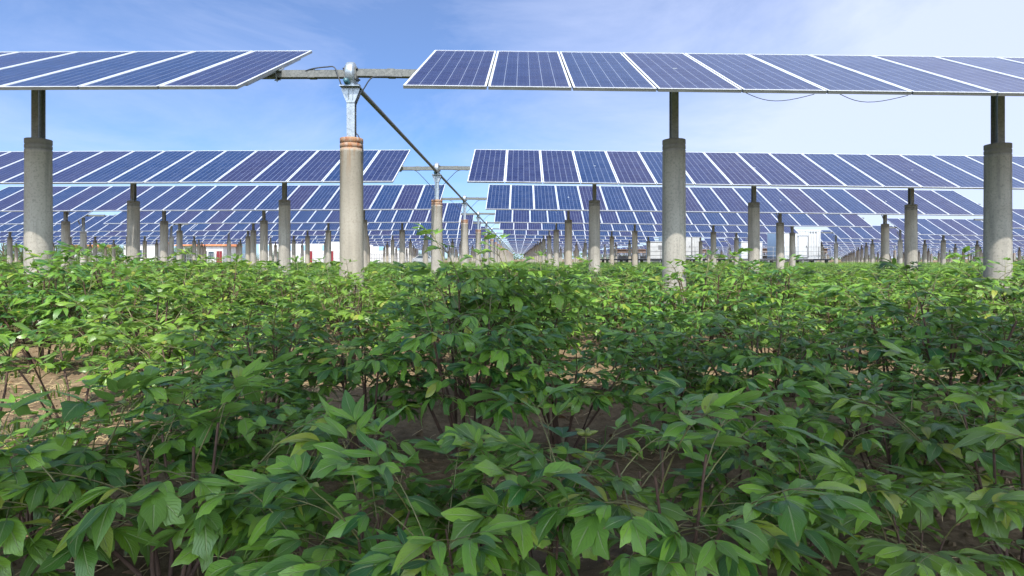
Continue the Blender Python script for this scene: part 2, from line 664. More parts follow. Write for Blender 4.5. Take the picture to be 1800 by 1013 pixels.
def frame_into(mb, w, xc=0., mi=0):
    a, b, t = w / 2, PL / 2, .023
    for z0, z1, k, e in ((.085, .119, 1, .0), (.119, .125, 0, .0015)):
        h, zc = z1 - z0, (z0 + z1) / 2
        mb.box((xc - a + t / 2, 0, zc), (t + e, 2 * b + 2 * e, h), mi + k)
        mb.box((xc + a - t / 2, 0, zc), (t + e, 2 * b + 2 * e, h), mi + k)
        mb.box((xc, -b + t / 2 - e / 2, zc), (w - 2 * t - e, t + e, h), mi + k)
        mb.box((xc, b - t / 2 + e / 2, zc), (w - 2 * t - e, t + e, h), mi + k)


def tube_into(mb, length, stub, d):
    x0, x1 = -stub, length + .25
    mb.box((d * (x0 + x1) / 2, 0, 0), (x1 - x0, .10, .10), 0)


def table_proto(lod, right, n=21, stub=.91):
    pitch = PITCH_R if right else PITCH_L
    d = 1 if right else -1
    w = pitch - .022
    t = empty('solar_table')
    if lod == 2:
        mb = MB()
        mb.M = Matrix.Rotation(TILT, 4, 'X')
        for i in range(n):
            xc = d * (i + .5) * pitch
            glass_into(mb, w, xc, 0)
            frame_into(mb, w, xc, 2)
        mb.M = Matrix.Identity(4)
        x0, x1 = -stub, n * pitch + .25
        mb.box((d * (x0 + x1) / 2, 0, 0), (x1 - x0, .10, .10), 4)
        bpy.data.objects.remove(t)
        return mb.build('solar_table', [M_CELL, M_BACK, M_FRAME, M_SIDE_SHADE, M_TUBE])
    tb = MB()
    tube_into(tb, n * pitch, stub, d)
    if lod == 0:
        for k in range(5):   # splice collars on the tube
            xx = d * (-.42 + k * 4.55)
            tb.box((xx, 0, 0), (.10, .112, .112), 0)
    o = tb.build('torque_tube', M_TUBE, t)
    reg(o)
    first = None
    for i in range(n):
        xc = d * (i + .5) * pitch
        if first is None:
            g = MB()
            glass_into(g, w)
            if lod == 1:
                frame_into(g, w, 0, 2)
            first = g.build('solar_panel', [M_CELL, M_BACK, M_FRAME, M_SIDE_SHADE], t, (xc, 0, 0), (TILT, 0, 0))
            reg(first)
            if lod == 0:
                f = MB()
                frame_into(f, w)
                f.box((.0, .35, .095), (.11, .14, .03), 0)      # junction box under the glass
                fr = f.build('frame', [M_FRAME, M_SIDE_SHADE], first)
                reg(fr)
        else:
            c = copy_tree(first, t)
            KIDS[c.name] = []
            for q in C.objects:
                pass
            reg(c)
            c.location = (xc, 0, 0)
            c['i'] = i
    return t


def fix_kids():
    KIDS.clear()
    for o in C.objects:
        if o.parent:
            KIDS.setdefault(o.parent.name, []).append(o)


protos = {}
for lod in (0, 1, 2):
    for right in (True, False):
        if lod < 2:
            t = table_proto(lod, right)
            d = 1 if right else -1
            pitch = PITCH_R if right else PITCH_L
            if lod == 0:
                rl = MB()
                rl.box((0, -.05, .068), (.045, 2.05, .032), 0)
                rl.box((0, 0, .0705), (.16, .16, .016), 0)
                rl.box((0, 0, -.066), (.06, .15, .010), 0)
                rl.tube([(0, -.062, -.09), (0, -.062, .08)], .007, 6)
                rl.tube([(0, .062, -.09), (0, .062, .08)], .007, 6)
                r0 = None
                for i in range(22):
                    x = d * min(max(i * pitch, .07), 21 * pitch - .07)
                    if r0 is None:
                        r0 = rl.build('mounting_rail', M_GALV, t, (x, 0, 0), (TILT, 0, 0))
                    else:
                        c = r0.copy()
                        C.objects.link(c)
                        c.location = (x, 0, 0)
            protos[lod, right] = t
        else:
            for n in (21, 14, 17):
                if n != 21 and not right:
                    continue
                protos[lod, right, n] = table_proto(2, right, n)
for o in C.objects:
    if 'i' in o:
        del o['i']
fix_kids()
# every prototype waits far below its first use: it is re-used as the first table placed
used = set()


def place_table(n, x0, right, count=21, where='', stubless=False):
    lod = 0 if n <= 3 else (1 if n <= 12 else 2)
    d = 1 if right else -1
    pitch = PITCH_R if right else PITCH_L
    key = (lod, right) if lod < 2 else (lod, right, count if (right and count in (14, 17)) else 21)
    p = protos[key]
    if key in used:
        lim = count * pitch
        o = copy_tree(p, None, (lambda ch: not (ch.name.startswith(('solar_panel', 'mounting_rail')) and abs(ch.location.x) > lim + .1)) if count < 21 else None)
    else:
        used.add(key)
        o = p
    o.location = (x0, ROW_Z(n), TUBE_Z + droop(x0))
    jr = random.Random(n * 31 + int(x0 * 7))
    o.rotation_euler = (jr.uniform(-.007, .007) if n > 1 else 0, .0125 if right else -.004, jr.uniform(-.0012, .0012) if n > 1 else 0)
    row = 'row overhead' if n == 0 else ('front row' if n == 1 else '%s row' % ORD[n])
    tag(o, 'blue solar table, %s, %s' % (row, where), 'solar table', 'tilted solar tables in parallel rows')
    return o


WH = {'R1': 'just right of the central drive shaft', 'L1': 'just left of the central drive shaft',
      'L2': 'beyond the gap at the left', 'L3': 'farthest left block', 'R2': 'first block right of the white containers',
      'R3': 'second block right of the white containers', 'R4': 'third block right of the white containers',
      'R5': 'farthest right block'}
NROW = 28
tables = []      # (block, n, x0, right, count)
for n in range(1, NROW + 1):
    cR = 21 if n <= 6 else (14 if n == 7 else 17)
    tables.append(('R1', n, -1.37, True, cR))
    tables.append(('L1', n, -3.32, False, 21))
    if 4 <= n <= 9:
        tables.append(('L2', n, -24.9, False, 21))
    if 7 <= n <= 9:
        tables.append(('L3', n, -46.5, False, 21))
    for b, x0, nmin in (('R2', 27.3, 4), ('R3', 50.2, 7), ('R4', 73.1, 10), ('R5', 96.0, 13)):
        if n >= nmin:
            tables.append((b, n, x0, True, 21))
for b, n, x0, right, cnt in tables:
    place_table(n, x0, right, cnt, WH[b])
t0 = place_table(0, -1.37, True, 21, 'right half above the camera')
t0.location.y = 0.15
t0 = place_table(0, -3.32, False, 21, 'left half above the camera')
t0.location.y = -.55

# sagging cables hanging below the front row right table
cb = MB()
for xa in (4.15, 5.3, 12.2):
    pts = []
    for k in range(11):
        u = k / 10
        pts.append((xa + u * .85, -1.10 + .15 * math.sin(u * 3), -.515 - .055 * math.sin(u * math.pi) - .012 * xa * 0))
    cb.tube(pts, .0042, 5)
R1front = [o for o in C.objects if o.get('label', '').startswith('blue solar table, front row, just right')][0]
cb.build('cable', M_DARK, R1front)

# ------------------------------------------------------------------ posts
PT = CAM_H + 1.695      # top of the concrete pile


def pile_mb(n=32):
    m = MB()
    prof = [(.172, -.4), (.166, .6), (.157, PT - .20)]
    z = PT - .195
    prof += [(.160, z), (.160, z + .045), (.152, z + .05), (.152, z + .06), (.160, z + .065), (.160, z + .11), (.152, z + .115),
             (.152, z + .125), (.160, z + .13), (.160, PT - .004), (.156, PT), (.085, PT), (.085, PT - .05), (0.001, PT - .05)]
    m.lathe(prof, n)
    return m


def hcol(m, z0, z1, w=.10, dpt=.13, t=.009):
    zc, h = (z0 + z1) / 2, z1 - z0
    m.box((0, -dpt / 2 + t / 2, zc), (w, t, h))
    m.box((0, dpt / 2 - t / 2, zc), (w, t, h))
    m.box((0, 0, zc), (t, dpt - 2 * t, h))


def support_proto(damper=0, lod=0):
    t = empty('support_post')
    pile_mb(32 if lod == 0 else 14).build('concrete_pile', M_PILE, t)
    c = MB()
    hcol(c, PT - .05, TUBE_Z - .14)
    c.box((0, 0, PT + .006), (.17, .17, .012))
    c.build('steel_column', M_COL, t)
    b = MB()
    b.box((0, 0, TUBE_Z - .13), (.16, .2, .014))
    if lod == 0:
        b.lathe([(.105, -.03), (.105, .03), (.073, .03), (.073, -.03), (.105, -.03)], 20, 0, 'x', (0, 0, TUBE_Z))
        b.box((0, 0, TUBE_Z - .112), (.05, .16, .03))
    else:
        b.box((0, 0, TUBE_Z - .085), (.05, .16, .08))
    b.build('tube_bearing', M_GALV, t)
    if damper:
        d = MB()
        d.tube([(damper * .07, -.05, PT + .12), (damper * .19, -.05, PT + .42)], .018, 8)
        d.tube([(damper * .19, -.05, PT + .42), (damper * .27, -.05, PT + .64)], .034, 8)
        d.box((damper * .06, -.05, PT + .10), (.12, .02, .05))
        d.build('damper', M_COL, t)
    return t


def head_proto(lod=0):
    t = empty('drive_post')
    m = pile_mb(36 if lod == 0 else 14)
    m.build('concrete_pile', M_PILE_R, t)
    z0, z1 = PT - .05, CAM_H + 2.21
    c = MB()                      # open channel column
    w, dp, th = .112, .10, .008
    c.box((0, -dp / 2 + th / 2, (z0 + z1) / 2), (w, th, z1 - z0))
    c.box((0, dp / 2 - th / 2, (z0 + z1) / 2), (w, th, z1 - z0))
    c.box((-w / 2 + th / 2, 0, (z0 + z1) / 2), (th, dp - 2 * th, z1 - z0))
    c.build('steel_column', M_GALV, t)
    zp = CAM_H + 2.41
    g = MB()
    for y in (-.056, .056):
        g.prism([(-.056, z1 - .02), (.056, z1 - .02), (.125, zp - .05), (.125, zp - .008), (-.125, zp - .008), (-.125, zp - .05)], y - .004, y + .004)
    for x in (-.03, .03):
        g.box((x, -.068, (z1 + zp) / 2), (.008, .016, .15))
        g.box((x, .068, (z1 + zp) / 2), (.008, .016, .15))
    g.box((-.052, 0, (z1 + zp) / 2), (.006, .10, .18))
    g.build('gusset_bracket', M_GALV, t)
    p = MB()
    p.box((0, 0, zp), (.275, .26, .014))
    p.build('cap_plate', M_GALV, t)
    r = MB()
    n = 40 if lod == 0 else 16
    zc = TUBE_Z
    r.lathe([(.03, -.062), (.10, -.062), (.105, -.055), (.150, -.055), (.162, -.045), (.166, -.03), (.166, .03), (.162, .045), (.150, .055), (.105, .055), (.10, .062), (.03, .062)], n, 0, 'x', (0, 0, zc))
    r.box((0, 0, zc - .165), (.10, .17, .05), 0, .015)
    r.box((0, .03, zc - .150), (.085, .22, .05), 0, .01)
    r.build('slewing_ring', M_GALV, t)
    if lod == 0:
        for s in (-1, 1):
            f = MB()
            f.box((s * .073, 0, zc), (.014, .17, .17), 0, .0)
            for yy in (-.062, .062):
                for zz in (-.062, .062):
                    f.lathe([(.001, s * .105), (.012, s * .105), (.012, s * .08), (.012, s * .078)] if s > 0 else [(.012, s * .078), (.012, s * .08), (.012, s * .105), (.001, s * .105)], 6, 1, 'x', (0, yy, zc + zz))
            f.build('tube_flange', [M_TUBE, M_BOLT], t)
        wg = MB()
        wg.lathe([(.001, -.19), (.030, -.19), (.034, -.17), (.034, -.10), (.045, -.095), (.045, -.06)], 20, 0, 'y', (-.035, 0, zc - .135))
        wg.build('worm_housing', M_MOTOR, t)
        bo = MB()
        for xx in (-.11, .11):
            for yy in (-.10, .10):
                bo.lathe([(.010, -.02), (.010, .012), (.001, .012)], 6, 0, 'z', (xx, yy, zp + .012))
        bo.build('bolt', M_BOLT, t)
    return t


def cable_pts(pts, n=14):
    out_ = []
    P = [Vector(p) for p in pts]
    P = [P[0]] + P + [P[-1]]
    for i in range(1, len(P) - 2):
        for k in range(n // 2):
            u = k / (n // 2)
            a, b, c, d = P[i - 1], P[i], P[i + 1], P[i + 2]
            out_.append(.5 * ((2 * b) + (-a + c) * u + (2 * a - 5 * b + 4 * c - d) * u * u + (-a + 3 * b - 3 * c + d) * u ** 3))
    out_.append(P[-2])
    return out_


head0 = head_proto(0)
hz = TUBE_Z
c1 = MB()
c1.tube(cable_pts([(-.72, -.02, hz + .00), (-.55, -.06, hz + .055), (-.33, -.06, hz + .085), (-.22, -.06, hz + .075), (-.14, -.12, hz - .10), (-.105, -.12, hz - .20)]), .009, 6)
c1.build('cable', M_DARK, head0)
c2 = MB()
c2.tube(cable_pts([(.72, -.06, hz - .055), (.45, -.07, hz - .05), (.30, -.08, hz - .075), (.20, -.09, hz - .22), (.10, -.08, hz - .38), (.064, -.03, hz - .50), (.064, -.02, hz - .80), (.10, -.03, PT + .04), (.165, -.05, PT - .10), (.17, -.05, PT - .35)]), .009, 6)
c2.build('cable', M_DARK, head0)
head1 = head_proto(0)
for s in (-1, 1):
    c = MB()
    c.tube(cable_pts([(s * .90, -.05, hz - .06), (s * .62, -.055, hz - .07), (s * .40, -.07, hz - .26), (s * .18, -.06, hz - .50), (s * .06, -.05, hz - .62)]), .009, 5)
    c.build('cable', M_DARK, head1)
head2 = head_proto(1)
sup = {(0, 0): support_proto(0, 0), (1, 0): support_proto(1, 0), (-1, 0): support_proto(-1, 0),
       (0, 1): support_proto(0, 1), (1, 1): support_proto(1, 1), (-1, 1): support_proto(-1, 1)}
fix_kids()
useds = set()


def take(proto):
    if proto.name in useds:
        return copy_tree(proto)
    useds.add(proto.name)
    return proto


def inframe(x, y):
    px = 912 + x / y * FPX
    return -60 < px < 1860


posts = []
for b, n, x0, right, cnt in tables:
    d = 1 if right else -1
    pitch = PITCH_R if right else PITCH_L
    offs = [3.55, 8.10, 12.65, 17.2] if right else [3.43, 7.73, 12.03, 16.33]
    if b in ('L2', 'R2'):
        offs = [.35] + offs
    for i, o in enumerate(offs):
        if o > cnt * pitch - .3:
            continue
        x = x0 + d * o
        if inframe(x, ROW_Z(n)):
            dm = 0
            if (b in ('L2', 'R2') and i == 0):
                dm = -1 if b == 'L2' else -1
            elif i == 3 and b in ('L1', 'L2', 'L3'):
                dm = 1
            elif i >= 2 and b in ('R1',) and n >= 3:
                dm = -1
            posts.append((ROW_Z(n), x, b, n, i, dm))
posts.sort(key=lambda p: p[0] + abs(p[1]) * .1)
for k, (y, x, b, n, i, dm) in enumerate(posts[:298]):
    t = take(sup[dm, 0 if n <= 4 else 1])
    t.location = (x + rng.uniform(-.04, .04) * (n > 1), y, droop(x) + rng.uniform(-.012, .012))
    t.rotation_euler = (0, 0, rng.uniform(-.02, .02))
    wh = {'R1': 'right of the drive shaft', 'L1': 'left of the drive shaft', 'L2': 'beyond the left gap', 'L3': 'in the farthest left block of tables',
          'R2': 'right of the white containers', 'R3': 'in the second block right of the containers', 'R4': 'in the third block right of the containers',
          'R5': 'in the farthest right block'}[b]
    rw = 'front' if n == 1 else ORD[n]
    pos = ['first', 'second', 'third', 'fourth', 'fifth'][i]
    tag(t, '%s concrete post %s, %s row' % (pos, wh, rw), 'support post', 'concrete support posts under the solar tables')
# the rest of the posts, small and far
rest = MB()
for (y, x, b, n, i, dm) in posts[298:]:
    rest.M = Matrix.Translation((x, y, droop(x)))
    rest.lathe([(.165, -.2), (.157, PT), (.001, PT)], 8)
    rest.box((0, 0, (PT + TUBE_Z) / 2), (.10, .12, TUBE_Z - PT), 1)
if rest.v:
    tag(rest.build('support_posts', [M_PILE, M_COL]), 'mass of small concrete posts under the farthest solar rows', 'support posts', kind='stuff')

heads = [(-2.35, 1, NROW, 'central'), (-45.6, 7, 9, 'left'), (49.3, 7, NROW, 'near right'), (72.2, 10, NROW, 'middle right'), (95.1, 13, NROW, 'far right')]
for hx, n0, n1, nm in heads:
    for n in range(n0, n1 + 1):
        if not inframe(hx, ROW_Z(n)):
            continue
        pr = head0 if (n == 1 and hx == -2.35) else (head1 if n <= 5 else head2)
        t = take(pr)
        t.location = (hx, ROW_Z(n), droop(hx))
        tag(t, ('rust-topped concrete drive post in the gap between the front row tables' if n == 1 else
                'drive post with slewing ring under the %s shaft, %s row from the front' % (nm, ORD[n])), 'drive post', 'drive posts in line under the drive shafts')
    s = empty('drive_shaft', (hx, ROW_Z(n0), CAM_H + 2.5 + droop(hx)))
    tag(s, {'central': 'long steel drive shaft running from the near drive post to the horizon'}.get(nm, 'distant thin drive shaft in the %s gap between solar blocks' % nm), 'drive shaft')
    seg = None
    for n in range(n0, n1):
        y = ROW_Z(n) - ROW_Z(n0)
        if seg is None:
            m = MB()
            m.tube([(0, .30, 0), (0, 8.66, 0)], .037, 14)
            m.tube([(0, .13, 0), (0, .24, 0)], .026, 10)
            m.tube([(0, .22, 0), (0, .34, 0)], .047, 12)
            m.tube([(0, 8.60, 0), (0, 8.70, 0)], .047, 12)
            m.box((0, .36, .03), (.05, .09, .05))
            seg = m.build('shaft_tube', M_TUBE, s, (0, y, 0))
        else:
            c = seg.copy()
            C.objects.link(c)
            c.location = (0, y, 0)

# ------------------------------------------------------------------ peony plants
def leaflet(L_, W_, nu, nv, droop_, fold, lobe=0.):
    """grid of (nv+1)x(nu+1) verts, base at the origin, pointing +x, z up"""
    V = []
    U = []
    for j in range(nv + 1):
        t = j / nv
        wv = math.sin(math.pi * min(1, t ** .74)) ** .95 * (1 - .1 * t)
        if lobe:
            wv *= 1 + lobe * math.exp(-((t - .62) / .10) ** 2) - lobe * .5 * math.exp(-((t - .80) / .06) ** 2)
        wv = max(wv, .03)
        ang = droop_ * t
        x = L_ * (math.sin(ang) / droop_ if abs(droop_) > 1e-3 else t)
        z = -L_ * ((1 - math.cos(ang)) / droop_ if abs(droop_) > 1e-3 else 0)
        for i in range(nu + 1):
            s = 2 * i / nu - 1
            y = s * wv * W_ / 2
            V.append((x, y, z + abs(y) * fold - (y * y) * 6 + .0018 * math.sin(t * 14 + s * 2)))
            U.append((.5 + .5 * s, t))
    F = [(j * (nu + 1) + i, (j + 1) * (nu + 1) + i, (j + 1) * (nu + 1) + i + 1, j * (nu + 1) + i + 1) for j in range(nv) for i in range(nu)]
    return np.array(V), np.array(F), np.array(U)


class Fol:
    def __init__(s):
        s.V, s.F, s.U, s.MI, s.n = [], [], [], [], 0

    def put(s, V, F, U, M, mi):
        s.V.append(V @ M[:3, :3].T + M[:3, 3])
        s.F.append(F + s.n)
        s.U.append(U[F])
        s.MI.append(np.full(len(F), mi))
        s.n += len(V)

    def tube(s, pts, r0, r1, mi, n=4):
        pts = [np.array(p, dtype=float) for p in pts]
        V = []
        for i, p in enumerate(pts):
            t = pts[min(i + 1, len(pts) - 1)] - pts[max(i - 1, 0)]
            t /= np.linalg.norm(t) + 1e-9
            up = np.array([0, 0, 1.]) if abs(t[2]) < .9 else np.array([0, 1., 0])
            a = np.cross(t, up)
            a /= np.linalg.norm(a)
            b = np.cross(a, t)
            r = r0 + (r1 - r0) * i / (len(pts) - 1)
            for k in range(n):
                w = 6.2832 * k / n
                V.append(p + r * (a * math.cos(w) + b * math.sin(w)))
        F = [(i * n + k, i * n + (k + 1) % n, (i + 1) * n + (k + 1) % n, (i + 1) * n + k) for i in range(len(pts) - 1) for k in range(n)]
        V, F = np.array(V), np.array(F)
        s.put(V, F, np.zeros((len(V), 2)), np.eye(4), mi)

    def build(s, name, mats, parent=None):
        return np_mesh(name, np.concatenate(s.V), np.concatenate(s.F), np.concatenate(s.U), np.concatenate(s.MI), mats, parent)


def frame_mat(p, d, roll, sc):
    d = d / np.linalg.norm(d)
    up = np.array([0, 0, 1.])
    y = np.cross(up, d)
    if np.linalg.norm(y) < 1e-3:
        y = np.array([0, 1., 0])
    y /= np.linalg.norm(y)
    z = np.cross(d, y)
    c, sn = math.cos(roll), math.sin(roll)
    y2, z2 = y * c + z * sn, z * c - y * sn
    M = np.eye(4)
    M[:3, 0], M[:3, 1], M[:3, 2], M[:3, 3] = d * sc, y2 * sc, z2 * sc, p
    return M


def templates(lod):
    nu, nv = {0: (4, 8), 1: (2, 4), 2: (2, 2)}[lod]
    out_ = []
    rr = random.Random(11 + lod)
    for k in range(14):
        k0, k = k, k % 7
        V, F, U = (leaflet(1.0, [.31, .36, .41, .28, .37, .34, .43][k], nu, nv, [.35, .7, 1.0, .15, 1.3, .6, .5][k], [.25, .35, .15, .4, .3, .2, .3][k],
                            [0, 0, .25, 0, .35, 0, .2][k] if lod == 0 else 0))
        t = U[:, 1]
        tw = rr.uniform(-.7, .7) * t                       # twist along the midrib
        y, z = V[:, 1].copy(), V[:, 2].copy()
        V[:, 1] = y * np.cos(tw)
        V[:, 2] = z + y * np.sin(tw)
        V[:, 1] += rr.uniform(-.16, .16) * t * t           # sideways sweep
        V[:, 2] += rr.uniform(.0, .05) * np.sin(t * rr.uniform(5, 9)) * np.abs(y) * 4
        if k0 >= 7:
            V[:, 1] *= -1
            F = F[:, ::-1]
            V[:, 1] *= rr.uniform(.8, 1.1)
        out_.append((V, F, U))
    return out_


def scale_template(t):
    V, F, U = t
    return V, F, U


TPL = {l: templates(l) for l in (0, 1, 2)}
# the leaflet's cross curvature was written for metres: keep it mild at unit length
for l in TPL:
    for k, (V, F, U) in enumerate(TPL[l]):
        w = np.abs(V[:, 1])
        V[:, 2] += w * w * 6 - w * w * .9


def rotz(v, a):
    c, s = math.cos(a), math.sin(a)
    return np.array([v[0] * c - v[1] * s, v[0] * s + v[1] * c, v[2]])


def compound(fo, r, p, az, el, size, lod):
    """one compound leaf: stalk, three branches, three leaflets on each"""
    d = np.array([math.cos(az) * math.cos(el), math.sin(az) * math.cos(el), math.sin(el)])
    Lp = size * r.uniform(1.3, 2.0)
    pts = [p]
    cur = p.copy()
    dd = d.copy()
    for k in range(4):
        cur = cur + dd * Lp / 4
        dd = dd + np.array([0, 0, -.13])
        dd /= np.linalg.norm(dd)
        pts.append(cur.copy())
    if lod < 2:
        fo.tube(pts, .0030, .0018, 1, 4 if lod == 0 else 3)
    tip = pts[-1]
    h = math.atan2(dd[1], dd[0])
    e = math.asin(max(-.99, min(.99, dd[2])))
    for bi, (da, ln) in enumerate(((0, .75), (1.0, .62), (-1.0, .62))):
        a = h + da + r.uniform(-.15, .15)
        ee = e * .6 - r.uniform(-.15, .15)
        bd = np.array([math.cos(a) * math.cos(ee), math.sin(a) * math.cos(ee), math.sin(ee)])
        b0 = tip if bi == 0 else (pts[-2] + (tip - pts[-2]) * .6)
        b1 = b0 + bd * size * ln
        if lod < 2:
            fo.tube([b0, (b0 + b1) / 2 + np.array([0, 0, .004]), b1], .0018, .0010, 1, 3)
        # three leaflets, the end one often split into lobes
        kk = [(0, 1.0), (.72, .82), (-.72, .82)]
        if lod < 2 and r.random() < .55:
            kk = [(.0, 1.0), (.38, .86), (-.38, .86), (.95, .7), (-.95, .7)]
        for (la, ls) in kk:
            a2 = a + la + r.uniform(-.12, .12)
            e2 = ee - r.uniform(-.2, .42)
            ld = np.array([math.cos(a2) * math.cos(e2), math.sin(a2) * math.cos(e2), math.sin(e2)])
            base = b1 if abs(la) < .5 else b1 - bd * size * .12
            sc = size * ls * r.uniform(.8, 1.12)
            V, F, U = TPL[lod][r.randrange(14)]
            fo.put(V, F, U, frame_mat(base, ld, r.uniform(-.35, .35), sc), 0)


def make_plant(seed, lod, H, W, nstem, nleaf, size, low=.35):
    r = random.Random(seed)
    fo, stf = Fol(), Fol()
    for s_ in range(nstem):
        a = 6.283 * (s_ + r.uniform(-.3, .3)) / nstem
        rad = r.uniform(.25, 1.) * W * .36
        base = np.array([math.cos(a) * .05 * r.random(), math.sin(a) * .05 * r.random(), -.04])
        hh = H * r.uniform(.62, .86) * (1 - .18 * rad / (W * .5))
        top = np.array([math.cos(a) * rad, math.sin(a) * rad, hh])
        mid = (base + top) / 2 + np.array([r.uniform(-.03, .03), r.uniform(-.03, .03), .03])
        q1 = (base + mid) / 2 + np.array([r.uniform(-.012, .012), r.uniform(-.012, .012), 0])
        stf.tube([base, q1, mid, top], .0085 if lod == 0 else .008, .004, 0, {0: 6, 1: 4, 2: 3}[lod])
        nl = nleaf
        for k in range(nl):
            u = low + (1 - low) * (k + r.random()) / nl
            p = mid + (top - mid) * max(0, (u - .5) * 2) if u > .5 else base + (mid - base) * u * 2
            az = a * .35 + k * 2.4 + r.uniform(-.5, .5)
            if r.random() < .45:
                az = a + r.uniform(-1.1, 1.1)
            el = r.uniform(.25, .8) + .5 * (u - .5) + (.25 if k == nl - 1 else 0)
            compound(fo, r, p, az, min(el, 1.35), size * r.uniform(.8, 1.15) * (1.05 - .2 * u), lod)
    return fo, stf


def plant_obj(seed, lod, **kw):
    fo, stf = make_plant(seed, lod, **kw)
    t = empty('peony_shrub')
    stf.build('stem', [M_WOOD], t)
    fo.build('foliage', [M_LEAF, M_PET], t)
    return t


PL0 = [plant_obj(100 + k, 0, H=[.66, .74, .62, .80, .70, .58, .76, .68][k], W=[.82, .86, .80, .80, .92, .84, .80, .90][k], nstem=[8, 9, 8, 9, 10, 8, 9, 9][k],
                 nleaf=[6, 6, 6, 7, 6, 6, 7, 6][k], size=[.112, .108, .118, .104, .106, .122, .108, .110][k], low=.48) for k in range(8)]
PLF = [plant_obj(400 + k, 0, H=[.62, .66, .60, .68][k], W=[.80, .86, .84, .90][k], nstem=[6, 7, 6, 7][k], nleaf=4, size=[.172, .162, .180, .158][k], low=.42) for k in range(4)]
PLB = [plant_obj(500 + k, 0, H=.84, W=.95, nstem=4, nleaf=4, size=.125, low=.78) for k in range(2)]
PL1 = [plant_obj(200 + k, 1, H=[.66, .72, .62, .70, .76, .66, .68, .74][k], W=[.86, .9, .84, .9, .88, .86, .9, .84][k], nstem=9, nleaf=7, size=[.105, .10, .11, .104, .10, .107, .11, .10][k], low=.4) for k in range(8)]
fix_kids()


def put_plant(pool, k, x, y, sc, rot, label, group=None, hs=1.):
    t = take(pool[k % len(pool)])
    t.location = (x, y, gnoise(x, y) + .01 if (abs(x) < 8.5 and y < 8.7) else 0)
    t.rotation_euler = (0, 0, rot)
    t.scale = (sc, sc, sc * hs)
    tag(t, label, 'peony shrub', group)
    return t


def at(px, Y):
    return (px - 912) / FPX * Y


# (px of the centre, distance, variant, scale, label)
near = [
    (20, 1.60, 0, .66, 'dark low peony shrub in the bottom left corner'),
    (300, 1.72, 1, .90, 'big-leaved peony shrub at the lower left, yellowish drooping leaves'),
    (500, 1.75, 2, .66, 'peony shrub just right of the big-leaved lower left shrub'),
    (655, 1.42, 2, .70, 'low pale green peony shrub at the bottom, left of centre'),
    (800, 1.36, 0, .66, 'small low peony shrub at the bottom centre'),
    (955, 1.55, 3, .66, 'low spreading peony shrub just right of the bottom centre'),
    (165, 1.85, 2, .80, 'peony shrub between the corner shrub and the big-leaved one at lower left'),
    (430, 2.30, 3, .76, 'half-hidden peony shrub behind the lower left pair'),
    (1280, 2.15, 0, .72, 'peony shrub behind the one with long hanging leaflets'),
    (1715, 2.30, 2, .84, 'peony shrub behind the dense right edge shrub'),
    (1150, 1.50, 1, .84, 'peony shrub with long hanging leaflets, right of the bare soil'),
    (1400, 1.70, 3, .58, 'loose peony shrub with yellow stalks at the lower right'),
    (1600, 1.45, 2, .56, 'peony shrub low in the bottom right'),
    (1790, 1.75, 1, .84, 'dense peony shrub at the right edge, lower corner'),
    (1570, 2.10, 3, .74, 'wind-swept peony shrub behind the lower right corner shrubs'),
    (60, 2.15, 3, .62, 'low peony shrub at the left edge below the sunlit soil'),
    (820, 2.72, 3, 1.10, 'tall dense peony shrub with dark trunk in the middle of the picture'),
    (640, 2.80, 1, .98, 'dark green peony shrub left of the tall middle shrub'),
    (985, 2.85, 4, .95, 'peony shrub right of the tall middle shrub'),
    (470, 2.85, 6, .95, 'peony shrub in the second planted row, left of centre'),
    (330, 2.95, 7, .92, 'peony shrub in the second planted row, farther left'),
    (130, 3.15, 0, .95, 'open bare-stemmed peony shrub beside the sunlit soil at left'),
    (-20, 2.95, 6, .92, 'peony shrub cut by the left edge, second planted row'),
    (1180, 3.05, 0, .90, 'peony shrub beyond the bare soil, right of centre'),
    (1340, 2.90, 6, .92, 'blue-green peony shrub in the second planted row at right'),
    (1510, 3.10, 1, .90, 'peony shrub with bright spreading leaves, second row at right'),
    (1690, 2.85, 3, 1.10, 'tall dark peony shrub rising before the right hand post'),
    (1830, 3.05, 7, 1.0, 'peony shrub cut by the right edge, second planted row'),
]
for i, (px, Y, k, sc, lb) in enumerate(near):
    put_plant(PLB if 'stemmed' in lb or 'cut by the left' in lb else (PLF if Y < 2.3 else PL0), k, at(px, Y), Y, sc, rng.uniform(0, 6.28), lb)

third = [(826, 3.75, 3, 1.22, 'tallest peony shrub whose tip stands against the far posts'),
         (925, 4.0, 3, 1.17, 'tall peony shrub with tip at the vanishing point of the posts')]
for px, Y, k, sc, lb in third:
    put_plant(PL0, k, at(px, Y), Y, sc, rng.uniform(0, 6.28), lb, None, 1.14)

cand = []
extra = []
y = 3.95
row = 3
while y < 62:
    sp = .62 if y < 16 else .72
    hw = .88 * y + .6
    x = -hw + rng.uniform(0, sp)
    while x < hw:
        yy = y + rng.uniform(-.16, .16)
        xx = x + rng.uniform(-.14, .14)
        keep = True
        if row == 3 and (-4.0 < xx < -2.6 or abs(xx + .33) < .45 or abs(xx - .05) < .4 or rng.random() < .25):
            keep = False
        for n in range(1, 4):
            if abs(yy - ROW_Z(n)) < .3:
                for (py, pxx, *_r) in posts[:40] + [(ROW_Z(n), -2.35)]:
                    if abs(py - yy) < .45 and abs(pxx - xx) < .24:
                        keep = False
        if keep:
            cand.append((yy, xx, row))
        x += sp * rng.uniform(.85, 1.15)
    for sgn in (-1, 1):
        for q in range(4):
            extra.append((y + rng.uniform(-.15, .15), sgn * (hw + .35 + q * .68), row))
    y += 1.15 if row > 3 else 1.25
    row += 1
cand.sort()
NIND = 272
